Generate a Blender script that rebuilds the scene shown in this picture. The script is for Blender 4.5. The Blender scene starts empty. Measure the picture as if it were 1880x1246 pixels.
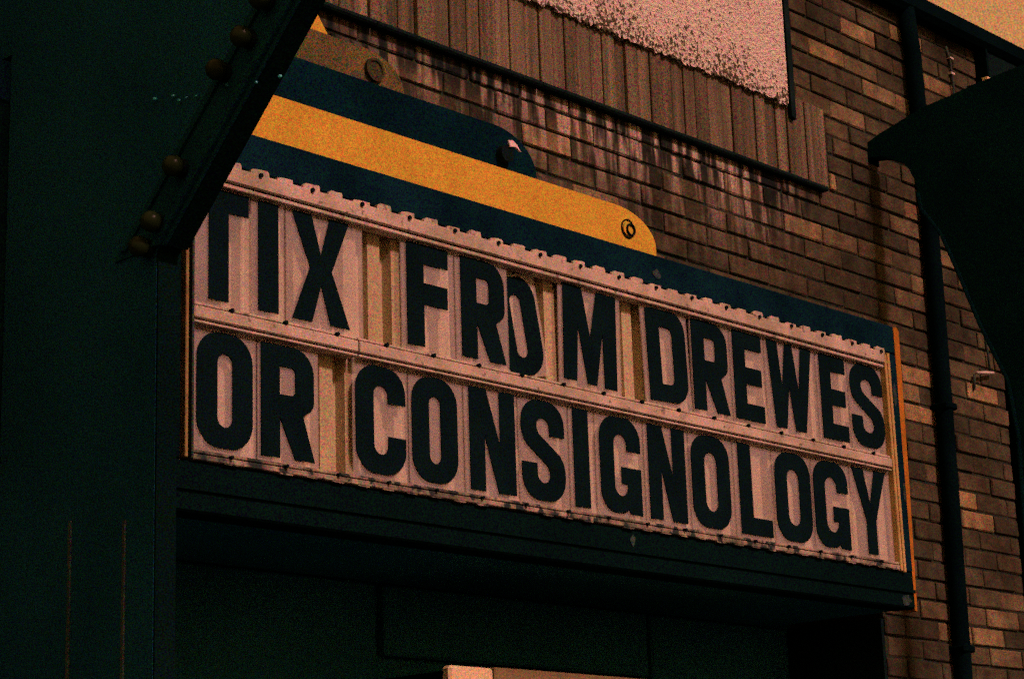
import bpy, bmesh, math, random
from mathutils import Vector, Matrix
random.seed(7)
S = bpy.context.scene
C = S.collection
def rgba(c): return (c[0], c[1], c[2], 1)
def speckled(nt, col, k=3.0, pos=None, fine=400.0, coarse=100.0, kc=.55):
    """film-grain speckle: fine colour grain multiplied onto a surface colour"""
    n, l = nt.nodes, nt.links
    if pos is None: pos = n.new('ShaderNodeNewGeometry').outputs['Position']
    def layer(scale, k, off):
        mp = n.new('ShaderNodeMapping'); mp.inputs['Scale'].default_value = (.72, 1, 1); mp.inputs['Location'].default_value = (off, off*.7, 0); l.new(pos, mp.inputs['Vector'])
        t = n.new('ShaderNodeTexNoise'); t.inputs['Scale'].default_value = scale; t.inputs['Detail'].default_value = 1.0; l.new(mp.outputs['Vector'], t.inputs['Vector'])
        a = n.new('ShaderNodeVectorMath'); a.operation = 'MULTIPLY_ADD'; l.new(t.outputs['Color'], a.inputs[0])
        a.inputs[1].default_value = (k, k, k); a.inputs[2].default_value = (1-.5*k,)*3
        b = n.new('ShaderNodeVectorMath'); b.operation = 'MAXIMUM'; l.new(a.outputs['Vector'], b.inputs[0]); b.inputs[1].default_value = (.02, .02, .02)
        return b.outputs['Vector']
    c = n.new('ShaderNodeVectorMath'); c.operation = 'MULTIPLY'; l.new(layer(fine, k, 0), c.inputs[0]); l.new(layer(coarse, kc, 3.1), c.inputs[1])
    d = n.new('ShaderNodeVectorMath'); d.operation = 'MULTIPLY'; l.new(c.outputs['Vector'], d.inputs[0]); l.new(col, d.inputs[1])
    return d.outputs['Vector']

K = 0.59                      # metres per layout unit (a marquee letter is 0.43 units = 10 inches)

# ------------------------------------------------------------------ camera
YAW, PITCH, ROLL = 0.822557518, 0.257066317, -0.033358077
cd = bpy.data.cameras.new('camera'); cam = bpy.data.objects.new('camera', cd); C.objects.link(cam)
cd.sensor_width = 36.0; cd.lens = 3907.83 * 36.0 / 1880.0
cd.clip_start = 0.05; cd.clip_end = 500
fw = Vector((math.sin(YAW)*math.cos(PITCH), math.cos(YAW)*math.cos(PITCH), math.sin(PITCH)))
rt = Vector((math.cos(YAW), -math.sin(YAW), 0)); up = rt.cross(fw)
r2 = math.cos(ROLL)*rt + math.sin(ROLL)*up
u2 = -math.sin(ROLL)*rt + math.cos(ROLL)*up
M = Matrix((r2, u2, -fw)).transposed().to_4x4(); M.translation = Vector((0, -5.98771*K, 0))
cam.matrix_world = M
S.camera = cam

# ------------------------------------------------------------------ night sky: city glow on low cloud
W = bpy.data.worlds.new('World'); S.world = W; W.use_nodes = True
wn = W.node_tree.nodes; wl = W.node_tree.links
bg = wn['Background']; bg.inputs['Strength'].default_value = 1.0
tc = wn.new('ShaderNodeTexCoord'); nz = wn.new('ShaderNodeTexNoise'); nz.inputs['Scale'].default_value = 2.2
nz.inputs['Detail'].default_value = 5
cr = wn.new('ShaderNodeValToRGB')
cr.color_ramp.elements[0].position = .25; cr.color_ramp.elements[0].color = (.52, .215, .075, 1)
cr.color_ramp.elements[1].position = .75; cr.color_ramp.elements[1].color = (.62, .265, .095, 1)
wl.new(tc.outputs['Generated'], nz.inputs['Vector']); wl.new(nz.outputs['Fac'], cr.inputs['Fac'])
wl.new(speckled(W.node_tree, cr.outputs['Color'], 2.6, tc.outputs['Generated'], 1700, 500, .5), bg.inputs['Color'])

# ------------------------------------------------------------------ key light (the street's sodium floodlight)
sd = bpy.data.lights.new('sun', 'SUN'); so = bpy.data.objects.new('sun', sd); C.objects.link(so)
sd.energy = 2.9; sd.color = (1.0, .45, .41); sd.angle = math.radians(7)
so.rotation_euler = Vector((.03, -.76, .64)).to_track_quat('Z', 'Y').to_euler()
so.location = (3, -8, 9)

S.view_settings.view_transform = 'Standard'; S.view_settings.look = 'None'
S.view_settings.exposure = 0; S.view_settings.gamma = 1; S.view_settings.use_curve_mapping = False
S.render.engine = 'CYCLES'
S.cycles.use_denoising = False
S.cycles.use_adaptive_sampling = True
S.cycles.adaptive_threshold = 0.12
S.cycles.adaptive_min_samples = 6
S.cycles.max_bounces = 5

# ------------------------------------------------------------------ materials
def mat(name, a, b=None, scale=6, stretch=(1, 1, 1), detail=6, rough=.8, spec=.1, bump=.15, bscale=90, lo=.35, hi=.65, rnd=0.0, speck=None, metal=0, grain=None):
    m = bpy.data.materials.new(name); m.use_nodes = True
    n = m.node_tree.nodes; l = m.node_tree.links; p = n['Principled BSDF']
    p.inputs['Roughness'].default_value = rough; p.inputs['Specular IOR Level'].default_value = spec
    p.inputs['Metallic'].default_value = metal
    g = n.new('ShaderNodeNewGeometry'); mp = n.new('ShaderNodeMapping'); mp.inputs['Scale'].default_value = stretch
    l.new(g.outputs['Position'], mp.inputs['Vector'])
    t = n.new('ShaderNodeTexNoise'); t.inputs['Scale'].default_value = scale; t.inputs['Detail'].default_value = detail
    l.new(mp.outputs['Vector'], t.inputs['Vector'])
    r = n.new('ShaderNodeValToRGB'); r.color_ramp.elements[0].position = lo; r.color_ramp.elements[1].position = hi
    r.color_ramp.elements[0].color = rgba(a); r.color_ramp.elements[1].color = rgba(b or a)
    l.new(t.outputs['Fac'], r.inputs['Fac'])
    out = r.outputs['Color']
    if speck:                                  # (colour, scale, threshold)
        t3 = n.new('ShaderNodeTexNoise'); t3.inputs['Scale'].default_value = speck[1]; t3.inputs['Detail'].default_value = 4
        l.new(g.outputs['Position'], t3.inputs['Vector'])
        r3 = n.new('ShaderNodeValToRGB'); r3.color_ramp.elements[0].position = speck[2]; r3.color_ramp.elements[1].position = speck[2]+.06
        l.new(t3.outputs['Fac'], r3.inputs['Fac'])
        mx = n.new('ShaderNodeMixRGB'); l.new(r3.outputs['Color'], mx.inputs['Fac']); l.new(out, mx.inputs['Color1'])
        mx.inputs['Color2'].default_value = rgba(speck[0]); out = mx.outputs['Color']
    if rnd:
        oi = n.new('ShaderNodeObjectInfo'); mr = n.new('ShaderNodeMapRange'); mr.inputs['To Min'].default_value = 1-rnd; mr.inputs['To Max'].default_value = 1+rnd
        l.new(oi.outputs['Random'], mr.inputs['Value'])
        h = n.new('ShaderNodeHueSaturation'); l.new(mr.outputs['Result'], h.inputs['Value']); l.new(out, h.inputs['Color']); out = h.outputs['Color']
    if grain is None: grain = 6.5 if max(b or a) < .2 else 2.8
    if grain: out = speckled(m.node_tree, out, grain)
    l.new(out, p.inputs['Base Color'])
    if bump:
        t2 = n.new('ShaderNodeTexNoise'); t2.inputs['Scale'].default_value = bscale; t2.inputs['Detail'].default_value = 3
        l.new(g.outputs['Position'], t2.inputs['Vector'])
        bp = n.new('ShaderNodeBump'); bp.inputs['Strength'].default_value = bump; bp.inputs['Distance'].default_value = .01
        l.new(t2.outputs['Fac'], bp.inputs['Height']); l.new(bp.outputs['Normal'], p.inputs['Normal'])
    return m

soot_black = mat('sooty_black_paint', (.0020, .010, .0105), (.0027, .014, .014), scale=3, rough=.9, spec=0)
navy = mat('navy_paint', (.0022, .014, .022), (.0040, .026, .041), scale=5, rough=.75, spec=0, speck=((.03, .07, .08), 3.5, .72))
navy_deep = mat('deep_navy_paint', (.0018, .013, .020), (.0026, .021, .032), scale=4, rough=.8, spec=0)
teal_black = mat('teal_black_paint', (.001, .011, .015), (.0016, .016, .021), scale=3, rough=.8, spec=0)
blade_m = mat('dark_teal_enamel', (.006, .050, .088), (.009, .072, .12), scale=2.5, rough=.7, spec=0)
shop_m = mat('dark_green_paint', (.011, .088, .11), (.015, .12, .14), scale=3, rough=.8, spec=0)
shop_dark = mat('dark_raceway_paint', (.0045, .034, .052), (.006, .048, .07), scale=3, rough=.8, spec=0)
letter_m = mat('black_letter_vinyl', (.0030, .011, .014), (.0038, .015, .018), scale=8, rough=.6, spec=0, bump=.03)
yellow = mat('yellow_paint', (.54, .37, .045), (.62, .425, .058), scale=7, rough=.7, spec=.04, bump=.1, speck=((.58, .42, .07), 16, .68))
umber = mat('umber_paint', (.085, .085, .042), (.14, .12, .05), scale=9, rough=.85, spec=0, speck=((.08, .08, .05), 14, .60))  # mottled brown, darker than the yellow fin
rust_dark = mat('rusty_dark_steel', (.03, .04, .025), (.06, .06, .03), scale=20, rough=.9, spec=0)
orange = mat('orange_trim_paint', (.34, .15, .02), (.48, .20, .03), scale=12, rough=.7, spec=.02)
tan = mat('tan_corrugated_sheet', (.40, .36, .21), (.50, .45, .28), scale=7, stretch=(1, 1, .35), rough=.7, spec=.04, bump=.1)
railm = mat('weathered_rail_paint', (.36, .34, .26), (.56, .50, .42), scale=14, rough=.75, spec=.04, speck=((.18, .17, .13), 34, .62))
railb = mat('grimy_rail_paint', (.09, .10, .08), (.40, .36, .28), scale=20, rough=.8, spec=0, speck=((.03, .05, .05), 30, .52))
darkhole = mat('black_steel', (.006, .014, .016), rough=.7, spec=0, bump=0)
mortar = mat('sooty_mortar', (.018, .028, .022), (.040, .050, .034), scale=12, rough=.95, spec=0)
ledge_m = mat('blackened_stone', (.004, .014, .015), (.010, .024, .024), scale=8, rough=.95, spec=0)
pipe_m = mat('black_pipe_paint', (.0012, .006, .0075), (.002, .009, .011), scale=6, rough=.8, spec=0)
awn_m = mat('black_signboard_paint', (.0024, .019, .027), (.0034, .028, .038), scale=4, rough=.9, spec=0)
asphalt = mat('asphalt', (.035, .035, .035), (.06, .06, .055), scale=9, rough=.9, spec=.1, bump=.4)
pale = mat('pale_metal', (.45, .42, .38), (.6, .55, .5), scale=20, rough=.5, spec=.2, bump=0)
dim_metal = mat('tarnished_strip', (.03, .055, .05), (.05, .08, .065), scale=20, stretch=(1, 1, .3), rough=.6, spec=0, bump=0)
glint_bead_m = mat('teal_glint_paint', (.02, .30, .38), (.03, .4, .45), scale=20, rough=.4, spec=.2, bump=0)  # teal colour paints in reflected glints
cream = mat('cream_board', (.80, .68, .40), (.88, .74, .46), scale=6, rough=.6, spec=.05)
brownboard = mat('brown_board', (.20, .17, .085), (.28, .23, .11), scale=6, stretch=(.3, 1, 1), rough=.7, spec=.02)
wall_dark = mat('dark_render', (.004, .013, .014), (.006, .018, .018), scale=4, rough=.95, spec=0)  # even dark tone for neighbour wall and side pier

# clear acrylic letter plate: part see-through, part frosted
def plate_material():
    m = bpy.data.materials.new('frosted_acrylic'); m.use_nodes = True
    n = m.node_tree.nodes; l = m.node_tree.links; p = n['Principled BSDF']
    g = n.new('ShaderNodeNewGeometry'); t = n.new('ShaderNodeTexNoise'); t.inputs['Scale'].default_value = 6; t.inputs['Detail'].default_value = 6
    l.new(g.outputs['Position'], t.inputs['Vector'])
    r = n.new('ShaderNodeValToRGB'); r.color_ramp.elements[0].position = .3; r.color_ramp.elements[1].position = .6
    r.color_ramp.elements[0].color = (.74, .71, .65, 1); r.color_ramp.elements[1].color = (.90, .88, .85, 1)
    l.new(t.outputs['Fac'], r.inputs['Fac']); l.new(speckled(m.node_tree, r.outputs['Color'], 2.6), p.inputs['Base Color'])
    p.inputs['Roughness'].default_value = .5; p.inputs['Specular IOR Level'].default_value = .12
    tr = n.new('ShaderNodeBsdfTransparent'); mx = n.new('ShaderNodeMixShader'); mx.inputs['Fac'].default_value = .19
    l.new(tr.outputs['BSDF'], mx.inputs[1]); l.new(p.outputs['BSDF'], mx.inputs[2]); l.new(mx.outputs['Shader'], n['Material Output'].inputs['Surface'])
    return m
plate_m = plate_material()

def brick_material():
    m = bpy.data.materials.new('weathered_brick'); m.use_nodes = True
    n = m.node_tree.nodes; l = m.node_tree.links; p = n['Principled BSDF']
    p.inputs['Roughness'].default_value = .92; p.inputs['Specular IOR Level'].default_value = .03
    g = n.new('ShaderNodeNewGeometry'); oi = n.new('ShaderNodeObjectInfo')
    r = n.new('ShaderNodeValToRGB'); e = r.color_ramp.elements
    e[0].position = 0; e[0].color = (.042, .046, .030, 1); e[1].position = 1; e[1].color = (.26, .20, .095, 1)
    a = e.new(.35); a.color = (.062, .062, .038, 1); a = e.new(.72); a.color = (.084, .079, .046, 1); a = e.new(.90); a.color = (.165, .140, .078, 1)
    l.new(oi.outputs['Random'], r.inputs['Fac'])
    t = n.new('ShaderNodeTexNoise'); t.inputs['Scale'].default_value = 16; t.inputs['Detail'].default_value = 8; l.new(g.outputs['Position'], t.inputs['Vector'])
    mr = n.new('ShaderNodeMapRange'); mr.inputs['From Min'].default_value = .3; mr.inputs['From Max'].default_value = .7
    mr.inputs['To Min'].default_value = .65; mr.inputs['To Max'].default_value = 1.35; l.new(t.outputs['Fac'], mr.inputs['Value'])
    h = n.new('ShaderNodeHueSaturation'); l.new(r.outputs['Color'], h.inputs['Color']); l.new(mr.outputs['Result'], h.inputs['Value'])
    tl = n.new('ShaderNodeTexNoise'); tl.inputs['Scale'].default_value = 2.3; tl.inputs['Detail'].default_value = 4; l.new(g.outputs['Position'], tl.inputs['Vector'])
    ml = n.new('ShaderNodeMapRange'); ml.inputs['From Min'].default_value = .35; ml.inputs['From Max'].default_value = .65
    ml.inputs['To Min'].default_value = .45; ml.inputs['To Max'].default_value = 1.25; l.new(tl.outputs['Fac'], ml.inputs['Value'])
    h0 = n.new('ShaderNodeHueSaturation'); l.new(h.outputs['Color'], h0.inputs['Color']); l.new(ml.outputs['Result'], h0.inputs['Value']); h = h0
    # lime run-off below the ledge: pale streaks; black ones mix water stain with painted-in ledge shadow
    mp = n.new('ShaderNodeMapping'); mp.inputs['Scale'].default_value = (26, 1, 3.2); l.new(g.outputs['Position'], mp.inputs['Vector'])
    ts = n.new('ShaderNodeTexNoise'); ts.inputs['Scale'].default_value = 1; ts.inputs['Detail'].default_value = 3; l.new(mp.outputs['Vector'], ts.inputs['Vector'])
    sx = n.new('ShaderNodeSeparateXYZ'); l.new(g.outputs['Position'], sx.inputs['Vector'])
    def ramp(sock, pts):
        pts = sorted(pts)
        mrg = n.new('ShaderNodeMapRange'); mrg.inputs['From Min'].default_value = pts[0][0]*K; mrg.inputs['From Max'].default_value = pts[-1][0]*K
        l.new(sock, mrg.inputs['Value'])
        c = n.new('ShaderNodeValToRGB'); w = pts[-1][0]-pts[0][0]
        E = c.color_ramp.elements
        E[0].position = 0; E[0].color = (pts[0][1],)*3+(1,); E[1].position = 1; E[1].color = (pts[-1][1],)*3+(1,)
        for x, v in pts[1:-1]:
            el = E.new((x-pts[0][0])/w); el.color = (v, v, v, 1)
        l.new(mrg.outputs['Result'], c.inputs['Fac']); return c.outputs['Color']
    def mul(a, b, op='MULTIPLY'):
        q = n.new('ShaderNodeMath'); q.operation = op; l.new(a, q.inputs[0])
        if isinstance(b, float): q.inputs[1].default_value = b
        else: l.new(b, q.inputs[1])
        return q.outputs[0]
    zfall = ramp(sx.outputs['Z'], [(3.05, 0), (3.30, .22), (3.45, .55), (3.60, 1), (3.69, 1), (3.72, 0)])
    xwin = ramp(sx.outputs['X'], [(5.4, .0), (6.3, .35), (7.3, .8), (7.7, 1), (8.7, 1), (9.15, 0)])
    st = n.new('ShaderNodeValToRGB'); st.color_ramp.elements[0].position = .46; st.color_ramp.elements[1].position = .60; l.new(ts.outputs['Fac'], st.inputs['Fac'])
    white = mul(mul(mul(st.outputs['Color'], zfall), xwin), .9)
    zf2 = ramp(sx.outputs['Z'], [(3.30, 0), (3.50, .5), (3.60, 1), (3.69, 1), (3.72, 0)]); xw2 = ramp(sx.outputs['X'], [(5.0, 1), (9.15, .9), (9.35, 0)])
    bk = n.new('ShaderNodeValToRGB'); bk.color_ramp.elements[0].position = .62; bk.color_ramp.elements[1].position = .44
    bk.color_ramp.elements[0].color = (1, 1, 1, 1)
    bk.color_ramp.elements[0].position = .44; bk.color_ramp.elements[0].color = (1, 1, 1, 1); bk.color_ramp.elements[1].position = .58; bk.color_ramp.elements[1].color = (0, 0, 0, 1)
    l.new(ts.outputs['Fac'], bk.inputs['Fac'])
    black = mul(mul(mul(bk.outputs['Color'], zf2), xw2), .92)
    m1 = n.new('ShaderNodeMixRGB'); l.new(white, m1.inputs['Fac']); l.new(h.outputs['Color'], m1.inputs['Color1']); m1.inputs['Color2'].default_value = (.46, .40, .33, 1)
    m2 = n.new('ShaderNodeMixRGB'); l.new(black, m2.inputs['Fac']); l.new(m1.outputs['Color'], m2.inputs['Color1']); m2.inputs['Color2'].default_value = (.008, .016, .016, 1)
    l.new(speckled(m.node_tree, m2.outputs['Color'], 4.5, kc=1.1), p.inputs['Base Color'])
    bp = n.new('ShaderNodeBump'); bp.inputs['Strength'].default_value = .5; bp.inputs['Distance'].default_value = .012
    tb = n.new('ShaderNodeTexNoise'); tb.inputs['Scale'].default_value = 45; tb.inputs['Detail'].default_value = 6; l.new(g.outputs['Position'], tb.inputs['Vector'])
    l.new(tb.outputs['Fac'], bp.inputs['Height']); l.new(bp.outputs['Normal'], p.inputs['Normal'])
    return m
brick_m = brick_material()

def stucco_material():
    m = bpy.data.materials.new('flaking_white_stucco'); m.use_nodes = True
    n = m.node_tree.nodes; l = m.node_tree.links; p = n['Principled BSDF']
    p.inputs['Roughness'].default_value = .95; p.inputs['Specular IOR Level'].default_value = 0
    g = n.new('ShaderNodeNewGeometry'); sx = n.new('ShaderNodeSeparateXYZ'); l.new(g.outputs['Position'], sx.inputs['Vector'])
    t = n.new('ShaderNodeTexNoise'); t.inputs['Scale'].default_value = 100; t.inputs['Detail'].default_value = 3; t.inputs['Roughness'].default_value = .6
    l.new(g.outputs['Position'], t.inputs['Vector'])
    t2 = n.new('ShaderNodeTexNoise'); t2.inputs['Scale'].default_value = 9; t2.inputs['Detail'].default_value = 3; l.new(g.outputs['Position'], t2.inputs['Vector'])
    mr = n.new('ShaderNodeMapRange'); mr.inputs['From Min'].default_value = 4.07*K; mr.inputs['From Max'].default_value = 4.38*K
    mr.inputs['To Min'].default_value = .19; mr.inputs['To Max'].default_value = .0; l.new(sx.outputs['Z'], mr.inputs['Value'])
    a = n.new('ShaderNodeMath'); a.operation = 'ADD'; l.new(t.outputs['Fac'], a.inputs[0]); l.new(mr.outputs['Result'], a.inputs[1])
    b = n.new('ShaderNodeMath'); b.operation = 'MULTIPLY_ADD'; l.new(t2.outputs['Fac'], b.inputs[0]); b.inputs[1].default_value = .22; l.new(a.outputs[0], b.inputs[2])
    r = n.new('ShaderNodeValToRGB'); r.color_ramp.elements[0].position = .725; r.color_ramp.elements[1].position = .775
    r.color_ramp.elements[0].color = (.70, .66, .58, 1); r.color_ramp.elements[1].color = (.085, .085, .055, 1)
    l.new(b.outputs[0], r.inputs['Fac']); l.new(speckled(m.node_tree, r.outputs['Color'], 3.0), p.inputs['Base Color'])
    bp = n.new('ShaderNodeBump'); bp.inputs['Strength'].default_value = .8; bp.inputs['Distance'].default_value = .02; l.new(t.outputs['Fac'], bp.inputs['Height'])
    l.new(bp.outputs['Normal'], p.inputs['Normal'])
    return m
stucco_m = stucco_material()
plank_m = mat('rain_streaked_board', (.070, .072, .047), (.19, .165, .11), scale=1, stretch=(46, 1, 1.6), detail=5, rough=.9, spec=.02, rnd=.32, lo=.3, hi=.72)

def bulb_material():
    m = bpy.data.materials.new('dusty_amber_glass'); m.use_nodes = True; p = m.node_tree.nodes['Principled BSDF']
    p.inputs['Base Color'].default_value = (.011, .024, .008, 1); p.inputs['Roughness'].default_value = .3; p.inputs['Specular IOR Level'].default_value = .08
    return m
bulb_m = bulb_material()

# ------------------------------------------------------------------ builders (all sizes in layout units)
def thing(name, label, cat, loc, group=None):
    o = bpy.data.objects.new(name, None); o.empty_display_size = .1; C.objects.link(o)
    o.location = Vector(loc)*K; o['label'] = label; o['category'] = cat
    if group: o['group'] = group
    return o
def wloc(o):
    v = Vector((0, 0, 0))
    while o: v = v + o.location; o = o.parent
    return v
def link(name, me, m, parent, center):
    me.materials.clear(); me.materials.append(m)
    o = bpy.data.objects.new(name, me); C.objects.link(o)
    cw = Vector(center)*K
    if parent: o.parent = parent; o.location = cw - wloc(parent)
    else: o.location = cw
    return o
def bm_obj(name, bm, m, parent=None, smooth=False):
    co = [v.co for v in bm.verts]
    c = Vector([(min(v[i] for v in co)+max(v[i] for v in co))/2 for i in range(3)])
    for v in bm.verts: v.co = (v.co - c)*K
    bmesh.ops.recalc_face_normals(bm, faces=bm.faces)
    me = bpy.data.meshes.new(name); bm.to_mesh(me); bm.free()
    if smooth:
        for f in me.polygons: f.use_smooth = True
    return link(name, me, m, parent, c)
def add_box(bm, x0, x1, y0, y1, z0, z1, bev=0):
    r = bmesh.ops.create_cube(bm, size=1)
    for v in r['verts']:
        v.co = Vector((x0+(v.co.x+.5)*(x1-x0), y0+(v.co.y+.5)*(y1-y0), z0+(v.co.z+.5)*(z1-z0)))
    if bev:
        es = list({e for v in r['verts'] for e in v.link_edges})
        bmesh.ops.bevel(bm, geom=es, offset=bev, segments=1, affect='EDGES', profile=.5)
def box(name, m, parent, x0, x1, y0, y1, z0, z1, bev=0):
    bm = bmesh.new(); add_box(bm, x0, x1, y0, y1, z0, z1, bev); return bm_obj(name, bm, m, parent)
def add_prism(bm, pts, axis, a0, a1):      # extrude polygon pts along axis ('y': pts are (x,z); 'x': pts are (y,z))
    mk = (lambda p, a: (p[0], a, p[1])) if axis == 'y' else (lambda p, a: (a, p[0], p[1]))
    A = [bm.verts.new(mk(p, a0)) for p in pts]; B = [bm.verts.new(mk(p, a1)) for p in pts]
    bm.faces.new(A); bm.faces.new(B[::-1])
    for i in range(len(pts)):
        j = (i+1) % len(pts); bm.faces.new((A[i], B[i], B[j], A[j]))
def prism(name, m, parent, pts, axis, a0, a1):
    bm = bmesh.new(); add_prism(bm, pts, axis, a0, a1); return bm_obj(name, bm, m, parent)
def add_tube(bm, path, r, n=12):
    rings = []
    for i, p in enumerate(path):
        p = Vector(p); d = (Vector(path[min(i+1, len(path)-1)])-Vector(path[max(i-1, 0)])).normalized()
        a = d.orthogonal().normalized(); b = d.cross(a)
        if rings:                                   # keep the frame from twisting
            a = (rings[-1][1] - d*rings[-1][1].dot(d)).normalized(); b = d.cross(a)
        rings.append(([bm.verts.new(p+(a*math.cos(2*math.pi*k/n)+b*math.sin(2*math.pi*k/n))*r) for k in range(n)], a))
    for (A, _), (B, _) in zip(rings, rings[1:]):
        for k in range(n): bm.faces.new((A[k], A[(k+1) % n], B[(k+1) % n], B[k]))
    bm.faces.new(rings[0][0]); bm.faces.new(rings[-1][0][::-1])
def tube(name, m, parent, path, r, n=12):
    bm = bmesh.new(); add_tube(bm, path, r, n); return bm_obj(name, bm, m, parent, True)
def add_disc(bm, x, z, y0, y1, r, n=16): add_prism(bm, [(x+r*math.cos(2*math.pi*k/n), z+r*math.sin(2*math.pi*k/n)) for k in range(n)], 'y', y0, y1)
def disc(name, m, parent, x, z, y0, y1, r, n=16):
    bm = bmesh.new(); add_disc(bm, x, z, y0, y1, r, n); return bm_obj(name, bm, m, parent)
def ring(name, m, parent, x, z, y0, y1, ro, ri, n=20, a0=0, a1=360):
    bm = bmesh.new(); L = []
    full = a1-a0 >= 360; cnt = n if full else n+1
    for k in range(cnt):
        t = math.radians(a0+(a1-a0)*k/n); c, s = math.cos(t), math.sin(t)
        L.append([bm.verts.new((x+r*c, y, z+r*s)) for r, y in ((ro, y0), (ri, y0), (ri, y1), (ro, y1))])
    for k in range(n):
        A, B = L[k], L[(k+1) % cnt]
        for q in range(4): bm.faces.new((A[q], A[(q+1) % 4], B[(q+1) % 4], B[q]))
    if not full: bm.faces.new(L[0]); bm.faces.new(L[-1][::-1])
    return bm_obj(name, bm, m, parent)
def arc(cx, cz, rx, rz, a0, a1, n=8):
    return [(cx+rx*math.cos(math.radians(a0+(a1-a0)*k/n)), cz+rz*math.sin(math.radians(a0+(a1-a0)*k/n))) for k in range(n+1)]

# ------------------------------------------------------------------ ground
GZ = -2.7
g = box('ground', asphalt, None, -300, 320, -300, 320, GZ-.5, GZ); g['kind'] = 'structure'

# ------------------------------------------------------------------ brick wall
wall = thing('brick_wall', 'sooty brown brick wall behind the marquee with pale lime streaks under its ledge', 'wall', (9.6, .45, GZ))
box('mortar_bed', mortar, wall, 2.0, 11.09, .311, .92, 1.42, 5.08)
box('mortar_bed', mortar, wall, 9.61, 11.09, .311, .92, GZ, 1.42)
PX, PZ, BL, BH = .342, .1105, .331, .0975
def brick_mesh(w, k):
    bm = bmesh.new(); add_box(bm, -w/2, w/2, -.02, .03, -BH/2, BH/2, .006)
    rr = random.Random(k)
    for v in bm.verts: v.co += Vector((rr.uniform(-.002, .002), rr.uniform(-.002, .002), rr.uniform(-.0025, .0025))); v.co *= K
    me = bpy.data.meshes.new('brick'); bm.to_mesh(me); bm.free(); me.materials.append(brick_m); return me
full = [brick_mesh(BL, k) for k in range(5)]
cand = []
Z0 = 3.604                                          # top of a course
for r in range(-34, 15):
    zt = Z0 + r*PZ; zc = zt - BH/2
    off = 9.803 if r % 2 == 0 else 9.803 - PX/2
    for k in range(-14, 5):
        x0 = off + k*PX; x1 = x0 + BL
        lo, hi = 5.45, 11.09
        if zt < 1.45: lo = 9.61
        if zt - BH > 3.72 and zt-BH < 4.1: lo = max(lo, 9.40)
        if zt > 4.1: lo = max(lo, 9.10)
        a, b = max(x0, lo), min(x1, hi)
        if b-a < .05: continue
        if zt < .55 or zt > 5.07: continue
        if zt < 2.84 and b < 9.44: continue          # wholly behind the marquee
        if zt < 3.08 and b < 7.2: continue
        if zt < 3.30 and b < 6.4: continue
        if zt < 3.48 and b < 5.7: continue
        if 3.73 < zt < 3.80 and b < 9.3: continue    # behind the ledge
        cand.append((a, b, zc))
cand.sort(key=lambda t: t[0]*t[0]*.5+abs(t[2]-3)*.3)
rest = bmesh.new()
for i, (a, b, zc) in enumerate(cand):
    if i < 298:
        if b-a > BL-.001: me = full[i % 5]
        else: me = brick_mesh(b-a, 50+i)
        o = bpy.data.objects.new('brick', me); C.objects.link(o); o.parent = wall
        o.location = Vector(((a+b)/2, .32+random.uniform(-.005, .005), zc))*K - wloc(wall)
        o.rotation_euler = (random.uniform(-.02, .02), random.uniform(-.006, .006), random.uniform(-.012, .012))
    else: add_box(rest, a, b, .30+random.uniform(-.005, .005), .35, zc-BH/2, zc+BH/2, .005)
if rest.verts:
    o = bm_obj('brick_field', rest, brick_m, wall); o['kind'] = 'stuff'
else: rest.free()
print('bricks', len(cand))

# ledge above the bricks
ledge = thing('stone_ledge', 'long blackened drip ledge running between the brown boards and the streaked bricks', 'ledge', (7.2, .3, 3.66))
for x0, x1 in ((4.6, 5.93), (5.936, 7.0), (7.006, 8.12), (8.126, 9.31)):
    prism('ledge_stone', ledge_m, ledge, [(.254, 3.697), (.254, 3.711), (.30, 3.724), (.34, 3.724), (.34, 3.688), (.262, 3.688)], 'x', x0, x1)

# band of upright boards
boards = thing('board_cladding', 'row of upright rain streaked brown boards between ledge and white stucco panel', 'cladding', (7.6, .3, 3.72))
x = 4.9; k = 0
while x < 9.385:
    w = random.uniform(.082, .108); w = min(w, 9.395-x)
    if w > .03:
        y = .285 + random.choice([0, 0, .006, .012, -.005]) + random.uniform(-.003, .003)
        box('board', plank_m, boards, x, x+w-.006, y, .36, 3.722, 4.14 if x < 9.0 else 4.185, .004)
    x += w
box('backing_strip', ledge_m, boards, 4.9, 9.39, .33, .37, 3.723, 4.09)

# white stucco panel
pan = thing('stucco_panel', 'white flaking stucco panel with ragged speckled bottom edge above the boards', 'panel', (7.5, .3, 4.1))
rr = random.Random(3); pts = [(4.9, 5.6), (9.0, 5.6), (9.0, 4.125)]; xx = 8.98
while xx > 4.95:
    pts.append((xx, 4.105+rr.uniform(-.008, .020))); xx -= rr.uniform(.010, .028)
pts.append((4.9, 4.11))
prism('stucco_sheet', stucco_m, pan, pts, 'y', .262, .30)
prism('edge_trim', ledge_m, pan, [(9.012, 4.05), (9.052, 4.04), (9.055, 5.6), (9.005, 5.6)], 'y', .255, .315)

# ------------------------------------------------------------------ roof gutter, neighbour wall
gut = thing('roof_gutter', 'straight black gutter along the roof edge against the orange night sky', 'gutter', (9, .2, 5.0))
prism('gutter_trough', pipe_m, gut, [(.20, 5.128), (.20, 5.045), (.23, 5.015), (.34, 5.015), (.34, 5.10), (.315, 5.10), (.315, 5.128)], 'x', 3.0, 18.0)
nb = thing('neighbouring_wall', 'dark rendered wall right of the brick under the gutter', 'wall', (13, .5, GZ))
box('wall', wall_dark, nb, 11.12, 18, .24, .92, GZ, 5.012)
box('corner_strip', pipe_m, nb, 11.095, 11.117, .22, .92, GZ, 5.012)

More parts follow.
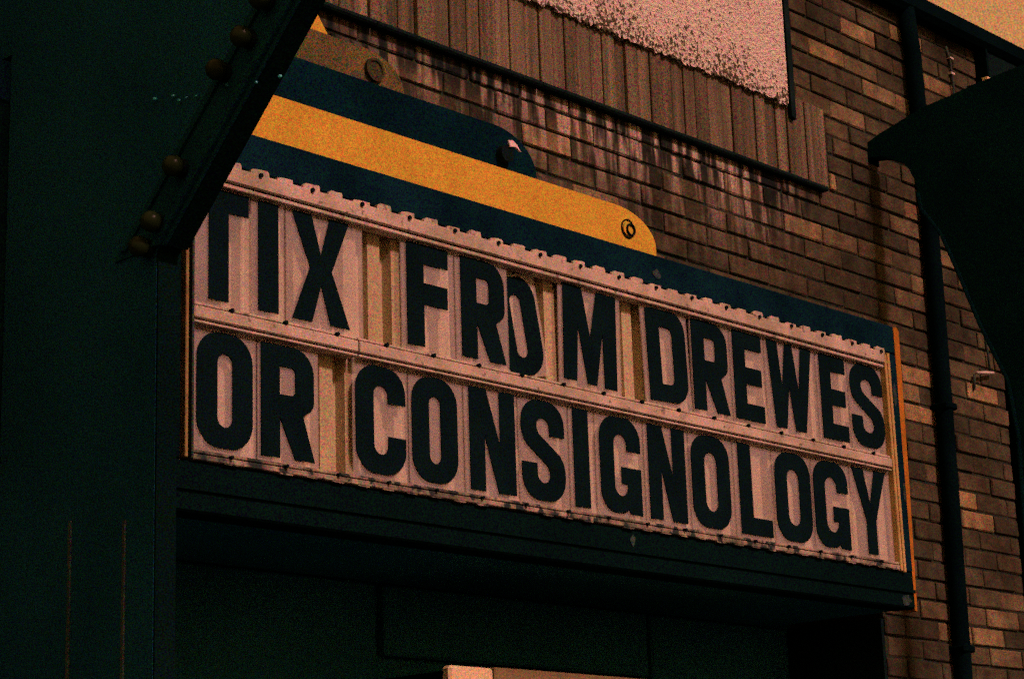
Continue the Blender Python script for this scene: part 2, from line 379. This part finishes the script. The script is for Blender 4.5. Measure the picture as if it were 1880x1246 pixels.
# ------------------------------------------------------------------ downpipe
dp = thing('downpipe', 'straight black downpipe running down the bricks right of the marquee', 'pipe', (10.27, .25, GZ))
tube('pipe', pipe_m, dp, [(10.258, .252, 5.04), (10.291, .252, 4.76), (10.318, .252, 3.75), (10.316, .252, 3.22), (10.292, .252, 2.14), (10.265, .252, 1.09), (10.24, .252, GZ)], .050, 16)
for z in (4.35, 2.62, 1.25):
    xz = {4.35: 10.303, 2.62: 10.303, 1.25: 10.269}[z]
    b = box('bracket', pipe_m, dp, xz-.056, xz+.056, .196, .318, z-.02, z+.02, .008)
cb = thing('wall_cable', 'thin pale cable stapled to the bricks high right of the downpipe', 'cable', (10.78, .29, 4.2))
tube('cable_run', dim_metal, cb, [(10.745, .292, 4.95), (10.775, .288, 4.86), (10.79, .29, 4.7), (10.77, .29, 4.5)], .008, 8)
for z in (4.88, 4.78): box('cable_staple', pale, cb, 10.76, 10.80, .277, .30, z-.006, z+.006)
cl = thing('pipe_clip', 'small pale bent metal bracket on the bricks between downpipe and black signboard', 'bracket', (10.82, .29, 2.85))
tube('clip_bar', pale, cl, [(10.725, .27, 2.89), (10.82, .265, 2.905), (10.91, .27, 2.918)], .010, 8)
tube('clip_leg', dim_metal, cl, [(10.722, .285, 2.885), (10.715, .29, 2.79)], .008, 8)
tube('clip_rod', dim_metal, cl, [(10.905, .285, 2.93), (10.90, .29, 3.15)], .007, 8)

# ------------------------------------------------------------------ black curved projecting signboard at the right
sb = thing('projecting_signboard', 'big black projecting signboard with bowed lower edge at the right of the bricks', 'sign', (9.85, .3, 3.9))
prof = [(.30, 4.10), (.212, 4.132), (.10, 4.16), (-.068, 4.205), (-.245, 4.222), (-.456, 4.248), (-1.15, 4.30), (-1.15, 1.3), (-.70, 1.45), (-.47, 1.7), (-.478, 1.98), (-.486, 2.26), (-.455, 2.56), (-.39, 2.72), (-.318, 2.90), (-.215, 3.213), (-.135, 3.44), (-.06, 3.56), (-.02, 3.62), (-.005, 3.72), (.01, 3.80), (.045, 3.88), (.084, 3.93), (.137, 3.955), (.19, 3.985), (.235, 4.00), (.30, 4.01)]
prism('board', awn_m, sb, prof, 'x', 9.80, 9.90)
box('wall_plate', pipe_m, sb, 9.79, 9.91, .3005, .3175, 3.98, 4.13)
bm = bmesh.new(); add_tube(bm, [(9.795, y, z) for y, z in prof[9:20]], .012, 8); bm_obj('edge_moulding', bm, awn_m, sb)
tip = thing('cream_tip', 'tiny cream triangular tip at the corner above the black signboard', 'bracket', (11.0, .19, 4.73))
prism('triangle_plate', cream, tip, [(10.945, 4.765), (10.94, 4.715), (11.08, 4.757)], 'y', .14, .175)  # small cream triangle with a dark foot behind it
box('plate_foot', pipe_m, tip, 10.97, 11.01, .176, .31, 4.73, 4.752)

# ------------------------------------------------------------------ marquee cabinet
mq = thing('marquee', 'wide dark navy marquee cabinet with two rows of letter track over the shopfront', 'marquee', (6.0, .1, 1.38))
FY = -.03
def plainbox(*a, **k): return box(*a, **k)
box('cabinet', shop_m, mq, 2.0, 9.395, .10, .298, 1.382, 2.868)
box('top_band', navy, mq, 2.0, 9.398, FY, .098, 2.722, 2.878, .008)
box('bottom_band', soot_black, mq, 2.0, 9.398, FY, .098, 1.376, 1.562, .008)
box('end_band', navy, mq, 9.312, 9.398, FY, .097, 1.565, 2.719, .006)
box('blank_panel', soot_black, mq, 2.0, 4.655, FY, .096, 1.565, 2.719, .006)
prism('edge_strip', orange, mq, [(9.402, 1.372), (9.425, 1.366), (9.447, 2.05), (9.462, 2.862), (9.440, 2.885), (9.412, 2.862)], 'y', -.02, .05)
# lower seam mouldings under the bottom band
box('seam_moulding', soot_black, mq, 2.0, 9.39, FY-.012, FY-.002, 1.455, 1.472)
# corrugated backing sheet
CP, X0C = .1317, 5.730
bm = bmesh.new()
prof2 = []; kk = -8
while True:
    xr = X0C + .032 + kk*CP                        # ridge start
    kk += 1
    if xr > 9.26: break
    if xr < 4.71: continue
    prof2 += [(xr-.004, .072), (xr+.003, .024), (xr+.071, .024), (xr+.078, .072)]
prof2 = [(4.712, .072)] + prof2 + [(9.305, .072)]
vs = [[bm.verts.new((px, py, z)) for px, py in prof2] for z in (1.57, 2.70)]
for i in range(len(prof2)-1): bm.faces.new((vs[0][i], vs[0][i+1], vs[1][i+1], vs[1][i]))
ext = bmesh.ops.extrude_face_region(bm, geom=bm.faces[:])
for v in [e for e in ext['geom'] if isinstance(e, bmesh.types.BMVert)]: v.co.y += .010
bm_obj('corrugated_sheet', bm, tan, mq)
# rails
tr = bmesh.new()
add_box(tr, 4.70, 9.262, -.050, .020, 2.652, 2.712, .004); add_box(tr, 4.70, 9.262, -.040, .020, 2.628, 2.644, .003)
bm_obj('track_rail', tr, railm, mq)
for xa, xb in ((4.70, 5.512), (5.520, 9.255)):
    t2 = bmesh.new(); add_box(t2, xa, xb, -.050, .020, 2.094, 2.140, .004); add_box(t2, xa, xb, -.040, .020, 2.146, 2.156, .002); add_box(t2, xa, xb, -.042, .020, 2.078, 2.088, .002)
    bm_obj('track_rail', t2, railm, mq)
t3 = bmesh.new(); add_box(t3, 4.70, 9.262, -.040, .020, 1.592, 1.604, .002); add_box(t3, 4.70, 9.262, -.044, .020, 1.566, 1.587, .003)
bm_obj('track_rail', t3, railb, mq)
bm = bmesh.new(); add_box(bm, 9.266, 9.286, -.046, .018, 1.56, 2.70, .003); add_box(bm, 9.289, 9.309, -.05, .018, 1.555, 2.712, .003)
bm_obj('end_channel', bm, mat('tan_channel_paint', (.40, .30, .11), (.52, .40, .16), scale=8, rough=.7, spec=.08), mq)
bm = bmesh.new(); add_box(bm, 4.660, 4.674, -.05, .03, 1.568, 2.712, .003); bm_obj('end_channel', bm, mat('tarnished_channel', (.18, .14, .055), (.30, .23, .09), scale=16, rough=.75, spec=.05), mq)
bm = bmesh.new(); add_box(bm, 4.694, 4.704, -.045, .03, 1.568, 2.65, .003); bm_obj('end_channel', bm, dim_metal, mq)
# tabs standing up from the top rail, and along the lower rail
rr = random.Random(5); k = 0
xr = X0C + .032 - 8*CP
while xr < 9.2:
    if xr > 4.70:
        w = .078 + rr.uniform(-.008, .010); h = rr.uniform(.013, .025)
        pts = [(xr-.006, 2.700), (xr+w, 2.700), (xr+w-.001, 2.712+h*rr.uniform(.55, .9)), (xr+w*.93, 2.712+h*.95), (xr+w*.55, 2.712+h*rr.uniform(.75, 1.0)), (xr+w*.2, 2.712+h*rr.uniform(.8, 1.0)), (xr+.004, 2.712+h*.7), (xr-.004, 2.712+h*rr.uniform(.3, .6))]
        prism('track_tab', railm, mq, pts, 'y', -.0485, -.034)
        if k % 2 == 0: disc('screw', darkhole, mq, xr+.040, 2.708, -.0585, -.0515, .0095, 8)
        disc('screw', darkhole, mq, xr+.034, 2.148, -.0555, -.0405, .0085, 8) if k % 2 else None
        if k % 2: disc('screw', darkhole, mq, xr+.034, 1.592, -.0555, -.0405, .0075, 8)
        wl_ = .07+rr.uniform(-.01, .01); hl = rr.uniform(.002, .007)
        if rr.random() < .85: prism('track_tab', railb, mq, [(xr, 1.565), (xr+wl_, 1.565), (xr+wl_*.9, 1.565-hl), (xr+.01, 1.565-hl*rr.uniform(.6, 1))], 'y', -.046, -.033)
    xr += CP; k += 1
# pale scuffs: small patches of chipped enamel
chip = mat('chipped_enamel', (.012, .04, .045), (.05, .08, .075), scale=60, rough=.9, spec=.03)
def chip_patch(x, z, w, h, seed, y=FY):
    q = random.Random(seed); n = 11
    return prism('paint_chip', chip, mq, [(x+w*q.uniform(.6, 1)*math.cos(2*math.pi*k/n), z+h*q.uniform(.6, 1)*math.sin(2*math.pi*k/n)) for k in range(n)], 'y', y-.0035, y-.0004)
chip_patch(7.155, 1.512, .022, .030, 1); chip_patch(9.315, 1.415, .05, .035, 2); chip_patch(7.42, 2.785, .035, .028, 3)
chip_patch(9.357, 2.50, .022, .075, 4); chip_patch(9.372, 1.98, .010, .06, 6); 

# ------------------------------------------------------------------ deco fascia fins above the cabinet
def fin(label, m, y, z0, z1, xr, rx, bolt, kind, boltz, zb=None):
    t = thing('fascia_fin', label, 'fascia', (4.5, y+.03, z0), 'stepped fascia fins above the marquee')
    pts = [(4.62, zb or z0), (xr, zb or z0), (xr, z0+.02)] + arc(xr-rx, z0+.02, rx, z1-z0-.02, 0, 90, 12)[1:] + [(4.62, z1)]
    prism('fin_board', m, t, pts, 'y', y, y+.045)
    if kind == 'ring':
        ring('socket_ring', darkhole, t, bolt, boltz, y-.006, y-.0005, .047, .042, 24)
        ring('socket_ring', darkhole, t, bolt+.012, boltz-.004, y-.016, y-.0065, .030, .024, 18)
        disc('socket_boss', m, t, bolt, boltz, y-.006, y-.0006, .034, 18)
    elif kind == 'gleam':
        disc('socket_boss', darkhole, t, bolt-.03, boltz-.045, y-.035, y-.0005, .040, 16)
        prism('gleam_sliver', mat('gleam_white', (.75, .68, .66), rough=.4, spec=.3, bump=0), t, [(bolt-.035, boltz+.012), (bolt-.005, boltz+.018), (bolt+.022, boltz+.002), (bolt+.045, boltz-.025), (bolt+.038, boltz-.022), (bolt+.012, boltz-.008), (bolt-.010, boltz-.012), (bolt-.022, boltz-.016)], 'y', y-.045, y-.036)  # highlight on the boss, painted in as a white sliver
    else:
        disc('socket_boss', rust_dark, t, bolt, boltz, y-.012, y-.0005, .052, 16)
        ring('socket_ring', rust_dark, t, bolt, boltz, y-.018, y-.013, .052, .040, 18)
    return t
fin('bright yellow fascia fin with rounded end, directly above the letter board', yellow, .05, 2.93, 3.107, 7.525, .285, 7.32, 'ring', 3.004, zb=2.70)
fin('dark navy fascia fin with rounded end and a white glint, above the yellow one', navy_deep, .10, 3.12, 3.327, 6.757, .27, 6.564, 'gleam', 3.239, zb=3.00)
fin('rusty brown fascia fin with rounded end, topmost of the stack', umber, .15, 3.335, 3.503, 5.985, .24, 5.803, 'disc', 3.412, zb=3.25)
yb = thing('lit_triangle', 'small yellow triangle painting in a lit piece of fascia beside the dark blade sign', 'bracket', (5.5, .2, 3.5))
prism('triangle_plate', yellow, yb, [(5.30, 3.510), (5.590, 3.517), (5.546, 3.577), (5.45, 3.70), (5.30, 3.70)], 'y', .19, .215)  # bright yellow shape stands in for light on the fascia
box('plate_leg', navy_deep, yb, 5.33, 5.43, .216, .318, 3.53, 3.58)
# ------------------------------------------------------------------ letters
H = .435
def g_O(w): 
    o = arc(w-.105, H-.105, .105, .105, 0, 90)+arc(.105, H-.105, .105, .105, 90, 180)+arc(.105, .105, .105, .105, 180, 270)+arc(w-.105, .105, .105, .105, 270, 360)
    a = .096; r = (w-2*a)/2
    h = arc(w/2, H-.078-r, r, r, 0, 180)+arc(w/2, .078+r, r, r, 180, 360)
    return [o, h]
def g_I(w): return [[(0, 0), (w, 0), (w, H), (0, H)]]
def g_T(w): a = w/2-.047; return [[(a, 0), (a+.094, 0), (a+.094, H-.084), (w, H-.084), (w, H), (0, H), (0, H-.084), (a, H-.084)]]
def g_X(w): m = w/2; return [[(0, H), (.1, H), (m, .63*H), (w-.1, H), (w, H), (m+.056, .5*H), (w, 0), (w-.1, 0), (m, .355*H), (.1, 0), (0, 0), (m-.056, .5*H)]]
def g_F(w): return [[(0, 0), (.096, 0), (.096, .18), (w-.005, .18), (w-.005, .272), (.096, .272), (.096, H-.082), (w, H-.082), (w, H), (0, H)]]
def g_E(w): return [[(0, 0), (w, 0), (w, .082), (.092, .082), (.092, .178), (w-.012, .178), (w-.012, .262), (.092, .262), (.092, H-.082), (w-.004, H-.082), (w-.004, H), (0, H)]]
def g_L(w): return [[(0, 0), (w, 0), (w, .083), (.097, .083), (.097, H), (0, H)]]
def g_R(w):
    o = [(0, 0), (0, H), (w-.1, H)]+arc(w-.1, H-.1, .1, .1, 90, 0)[1:]+arc(w-.06, .235, .06, .055, 0, -70)+[(w-.055, .17), (w+.002, 0), (w-.095, 0), (.092, .158), (.092, 0)]
    h = [(.092, .245), (.092, H-.08)]+arc(w-.115, H-.10, .022, .02, 90, 0)+arc(w-.115, .265, .022, .02, 0, -90)
    return [o, h]
def g_D(w):
    o = [(0, 0), (0, H), (w-.1, H)]+arc(w-.1, H-.1, .1, .1, 90, 0)[1:]+arc(w-.1, .1, .1, .1, 0, -90)
    h = [(.093, .082), (.093, H-.082)]+arc(w-.13, H-.115, .033, .033, 90, 0)+arc(w-.13, .115, .033, .033, 0, -90)
    return [o, h]
def g_N(w): return [[(0, 0), (0, H), (.1, H), (w-.092, .20), (w-.092, H), (w, H), (w, 0), (w-.105, 0), (.088, .24), (.088, 0)]]
def g_M(w): k = w/.355; return [[(0, 0), (0, H), (.122*k, H), (.178*k, .21), (.224*k, H), (w, H), (w, 0), (.273*k, 0), (.262*k, .255), (.218*k, 0), (.158*k, 0), (.096*k, .26), (.085*k, 0)]]
def g_W(w): return [[(0, H), (.083, H), (.112, .2), (.15, H), (.207, H), (.248, .2), (.283, H), (.37, H), (.293, 0), (.207, 0), (.168, .22), (.132, 0), (.047, 0)]]
def g_Y(w): m = w/2-.003; return [[(0, H), (.098, H), (m, .255), (w-.098, H), (w, H), (m+.042, .17), (m+.042, 0), (m-.042, 0), (m-.042, .17)]]
def g_C(w):
    a = .096; r = (w-2*a)/2
    return [[(w, .29), (w, H-.105)]+arc(w-.105, H-.105, .105, .105, 0, 90)+arc(.105, H-.105, .105, .105, 90, 180)+arc(.105, .105, .105, .105, 180, 270)+arc(w-.105, .105, .105, .105, 270, 360)+
            [(w, .155), (w-a, .155)]+arc(w/2, .078+r, r, r, 0, -180)+arc(w/2, H-.078-r, r, r, 180, 0)+[(w-a, .29)]]
def g_G(w):
    a = .094; r = (w-2*a)/2
    return [[(w, .285), (w, H-.105)]+arc(w-.105, H-.105, .105, .105, 0, 90)+arc(.105, H-.105, .105, .105, 90, 180)+arc(.1, .1, .1, .1, 180, 268)+
            [(w-.13, .004), (w-.105, .012), (w-.092, .022), (w-.082, .004), (w, 0), (w, .21), (w-.155+.02, .21), (w-.155+.02, .135), (w-a, .135)]+arc(w/2, .078+r, r, r, 0, -180)+arc(w/2, H-.078-r, r, r, 180, 0)+[(w-a, .285)]]
def g_S(w):
    return [[(w, .285), (w, H-.105)]+arc(w-.105, H-.105, .105, .105, 0, 90)+arc(.105, H-.105, .105, .105, 90, 180)+[(0, .305), (.012, .262), (.035, .235), (w-.108, .150), (w-.097, .125)]+
            arc(w/2, .112, w/2-.096, .036, 0, -180)+[(.094, .158), (0, .158), (0, .105)]+arc(.105, .105, .105, .105, 180, 270)+arc(w-.105, .105, .105, .105, 270, 360)+
            [(w, .135), (w-.008, .172), (w-.032, .205), (.108, .288), (.097, .312)]+arc(w/2, H-.112, w/2-.096, .036, 180, 0)+[(w-.094, .285)]]
GL = dict(O=g_O, I=g_I, T=g_T, X=g_X, F=g_F, E=g_E, L=g_L, R=g_R, D=g_D, N=g_N, M=g_M, W=g_W, Y=g_Y, C=g_C, G=g_G, S=g_S)
dg = bpy.context.evaluated_depsgraph_get()
def glyph_mesh(ch, w):
    cu = bpy.data.curves.new('letter', 'CURVE'); cu.dimensions = '2D'; cu.fill_mode = 'BOTH'; cu.extrude = .002*K
    for poly in GL[ch](w):
        clean = [poly[0]]
        for p in poly[1:]:
            if math.hypot(p[0]-clean[-1][0], p[1]-clean[-1][1]) > 1e-4: clean.append(p)
        sp = cu.splines.new('POLY'); sp.points.add(len(clean)-1); sp.use_cyclic_u = True
        for q, p in zip(sp.points, clean): q.co = ((p[0]-w/2)*K, p[1]*K, 0, 1)
    o = bpy.data.objects.new('letter_curve', cu); C.objects.link(o)
    bpy.context.view_layer.update()
    me = bpy.data.meshes.new_from_object(o.evaluated_get(bpy.context.evaluated_depsgraph_get()))
    bpy.data.objects.remove(o); bpy.data.curves.remove(cu)
    me.transform(Matrix.Rotation(math.pi/2, 4, 'X')); me.name = 'letter'
    return me
def tile(ch, x, w, base, pl, pr, top, bot, label, tilt=0, y=-.012):
    t = thing('letter_tile', label, 'letter', ((pl+pr)/2, y, bot), 'black letter tiles on the marquee')
    c = (pl+pr)/2
    bm = bmesh.new(); add_box(bm, pl, pr, y-.004, y+.004, bot, top, .002)
    bm_obj('plate', bm, plate_m, t)
    link('letter', glyph_mesh(ch, w), letter_m, t, (x+w/2, y-.0066, base))
    if tilt: t.rotation_euler = (0, math.radians(tilt), 0)
    return t
R1, R2 = 2.186, 1.629
T1, B1, T2, B2 = 2.640, 2.158, 2.090, 1.605
row1 = [
 ('T', 4.69, .29, 4.712, 4.988, 'black letter T starting the upper row, half hidden by the blade sign', 0),
 ('I', 5.028, .099, 4.994, 5.163, 'narrow black letter I between T and X in the upper row', 0),
 ('X', 5.197, .297, 5.169, 5.572, 'black letter X, the only X on the board, in the upper row', 0),
 ('F', 5.812, .238, 5.783, 6.090, 'black letter F, the only F on the board, starting the second upper word', 0),
 ('R', 6.126, .262, 6.096, 6.414, 'black letter R right after the F in the upper row, overlapping a tilted O', 0),
 ('M', 6.755, .355, 6.728, 7.146, 'wide black letter M, the only M on the board, upper row', 1.6),
 ('D', 7.348, .282, 7.318, 7.655, 'black letter D, the only D on the board, upper row', -2.2),
 ('R', 7.668, .268, 7.661, 7.962, 'black letter R between D and E in the upper row', 0),
 ('E', 7.985, .230, 7.968, 8.238, 'black letter E between R and W in the upper row', 0),
 ('W', 8.260, .37, 8.244, 8.668, 'wide black letter W, the only W on the board, upper row', 0),
 ('E', 8.700, .225, 8.674, 8.946, 'black letter E between W and S near the right of the upper row', 0),
 ('S', 8.963, .292, 8.952, 9.262, 'black letter S ending the upper row at the right', 0)]
for ch, x, w, pl, pr, lab, ti in row1: tile(ch, x, w, R1, pl, pr, T1, B1, lab, ti)
# the O of the second word has slipped and leans to the left, partly behind the R tile
to = thing('letter_tile', 'black letter O leaning to the left between R and M in the upper row', 'letter', (6.548, .012, 2.165), 'black letter tiles on the marquee')
bm = bmesh.new(); add_box(bm, 6.398, 6.703, .013, .019, 2.165, 2.620, .002); bm_obj('plate', bm, plate_m, to)
link('letter', glyph_mesh('O', .262), letter_m, to, (6.548, .0103, 2.172)); to.rotation_euler = (0, math.radians(-11.0), 0)
row2 = [
 ('O', 4.734, .264, 4.714, 5.020, 'black letter O at the left end of the lower row'),
 ('R', 5.039, .263, 5.026, 5.330, 'black letter R in the lower row, the only R there'),
 ('C', 5.519, .270, 5.508, 5.806, 'black letter C, the only C on the board, lower row'),
 ('O', 5.825, .258, 5.812, 6.122, 'black letter O between C and N in the lower row'),
 ('N', 6.155, .273, 6.128, 6.448, 'black letter N between O and S in the lower row'),
 ('S', 6.467, .272, 6.454, 6.768, 'black letter S in the middle of the lower row, the only S there'),
 ('I', 6.799, .099, 6.774, 6.942, 'narrow black letter I between S and G in the lower row'),
 ('G', 6.972, .277, 6.948, 7.276, 'black letter G between I and N in the lower row'),
 ('N', 7.306, .264, 7.282, 7.600, 'black letter N between G and O in the lower row'),
 ('O', 7.617, .284, 7.606, 7.935, 'black letter O between N and L in the lower row'),
 ('L', 7.974, .246, 7.941, 8.242, 'black letter L, the only L on the board, lower row'),
 ('O', 8.261, .290, 8.248, 8.566, 'black letter O between L and G in the lower row'),
 ('G', 8.580, .292, 8.572, 8.898, 'black letter G between O and Y near the right of the lower row'),
 ('Y', 8.921, .298, 8.904, 9.262, 'black letter Y ending the lower row at the right')]
for ch, x, w, pl, pr, lab in row2: tile(ch, x, w, R2, pl, pr, T2, B2, lab)

# ------------------------------------------------------------------ blade sign at the left
bl = thing('blade_sign', 'tall dark teal blade sign flaring outward at the top, dim bulbs along its slanting edge', 'sign', (3.93, -.4, GZ))
edge = lambda z: -.923 - (z-1.995)*1.043
prof = [(.25, 2.90), (-.034, 2.90), (-.034, GZ), (-.878, GZ), (-.876, 1.985), (-.90, 2.005), (-.923, 1.995), (edge(2.7), 2.7), (edge(3.4), 3.4), (edge(3.4), 3.9), (.25, 3.9)]
prism('blade_panel', blade_m, bl, [(y+.008 if y < -.1 else y, z) for y, z in prof], 'x', 3.90, 3.9015)
prism('blade_body', soot_black, bl, prof, 'x', 3.902, 3.978)
prism('bulb_raceway', shop_dark, bl, [(edge(2.0)+.004, 2.0), (edge(3.39)+.004, 3.39), (edge(3.39)+.27, 3.39), (edge(2.0)+.27, 2.0)], 'x', 3.8925, 3.8995)
prism('edge_moulding', shop_dark, bl, [(edge(2.0)+.03, 2.0), (edge(3.39)+.03, 3.39), (edge(3.39)+.075, 3.39), (edge(2.0)+.075, 2.0)], 'x', 3.878, 3.892)
prism('edge_moulding', shop_dark, bl, [(edge(2.0)+.20, 2.02), (edge(3.39)+.20, 3.39), (edge(3.39)+.225, 3.39), (edge(2.0)+.225, 2.02)], 'x', 3.882, 3.892)
for ys, zt in ((-.444, 1.20), (-.726, 1.16)): box('metal_strip', dim_metal, bl, 3.893, 3.8995, ys-.006, ys+.006, GZ, zt)
def sphere_mesh(r):
    bm = bmesh.new(); bmesh.ops.create_uvsphere(bm, u_segments=18, v_segments=12, radius=r*K)
    me = bpy.data.meshes.new('bulb'); bm.to_mesh(me); bm.free()
    for f in me.polygons: f.use_smooth = True
    return me
bme = sphere_mesh(.034)
for by, bz in ((-1.421, 2.646), (-1.334, 2.549), (-1.217, 2.478), (-1.007, 2.223), (-.900, 2.069), (-.840, 2.003)):
    sx0 = 3.868
    r_ = bmesh.new(); add_tube(r_, [(3.892, by, bz), (3.876, by, bz)], .030, 14); s_ = bm_obj('bulb_socket', r_, darkhole, bl)
    o = bpy.data.objects.new('bulb', bme); bme.materials.clear(); bme.materials.append(bulb_m); C.objects.link(o); o.parent = bl
    o.location = Vector((3.852, by, bz))*K - wloc(bl)
for sy, sz in ((-.864, 2.494), (-.956, 2.477), (-.987, 2.453), (-1.025, 2.451), (-1.073, 2.443), (-1.132, 2.433), (-1.224, 2.435), (-1.361, 2.403), (-1.470, 2.39)):
    bm = bmesh.new(); bmesh.ops.create_icosphere(bm, subdivisions=1, radius=random.uniform(.004, .008), matrix=Matrix.Translation((3.890, sy, sz))); bm_obj('glint_bead', bm, glint_bead_m, bl)  # row of reflections modelled as tiny teal beads

# ------------------------------------------------------------------ shopfront below
sf = thing('shopfront', 'dark green shopfront recessed in shadow beneath the marquee', 'shopfront', (6.0, .7, GZ))
box('back_wall', shop_m, sf, 2.0, 9.70, .9255, 1.02, GZ, 1.60)
box('soffit', shop_m, sf, 2.0, 9.39, .302, .925, 1.384, 1.414)
box('side_pier', wall_dark, sf, 9.584, 9.6095, .311, .925, GZ, 1.380)
for x0, x1 in ((2.1, 4.77), (4.85, 5.03), (5.11, 6.45), (8.35, 9.50)):
    box('door_panel', shop_m, sf, x0, x1, .87, .925, GZ, 1.375, .01)
box('door_panel', shop_m, sf, 6.50, 8.32, .87, .925, 1.06, 1.375, .01)
fb = thing('lintel_board', 'brown lintel board with a bright cream end block low under the marquee', 'lintel', (7.4, .5, .5))
box('end_block', cream, fb, 6.452, 6.724, .425, .48, .50, .974, .012)
box('board', brownboard, fb, 6.735, 8.60, .43, .48, .50, .980, .008)
box('rear_beam', soot_black, fb, 6.50, 8.58, .483, .866, .52, .96)
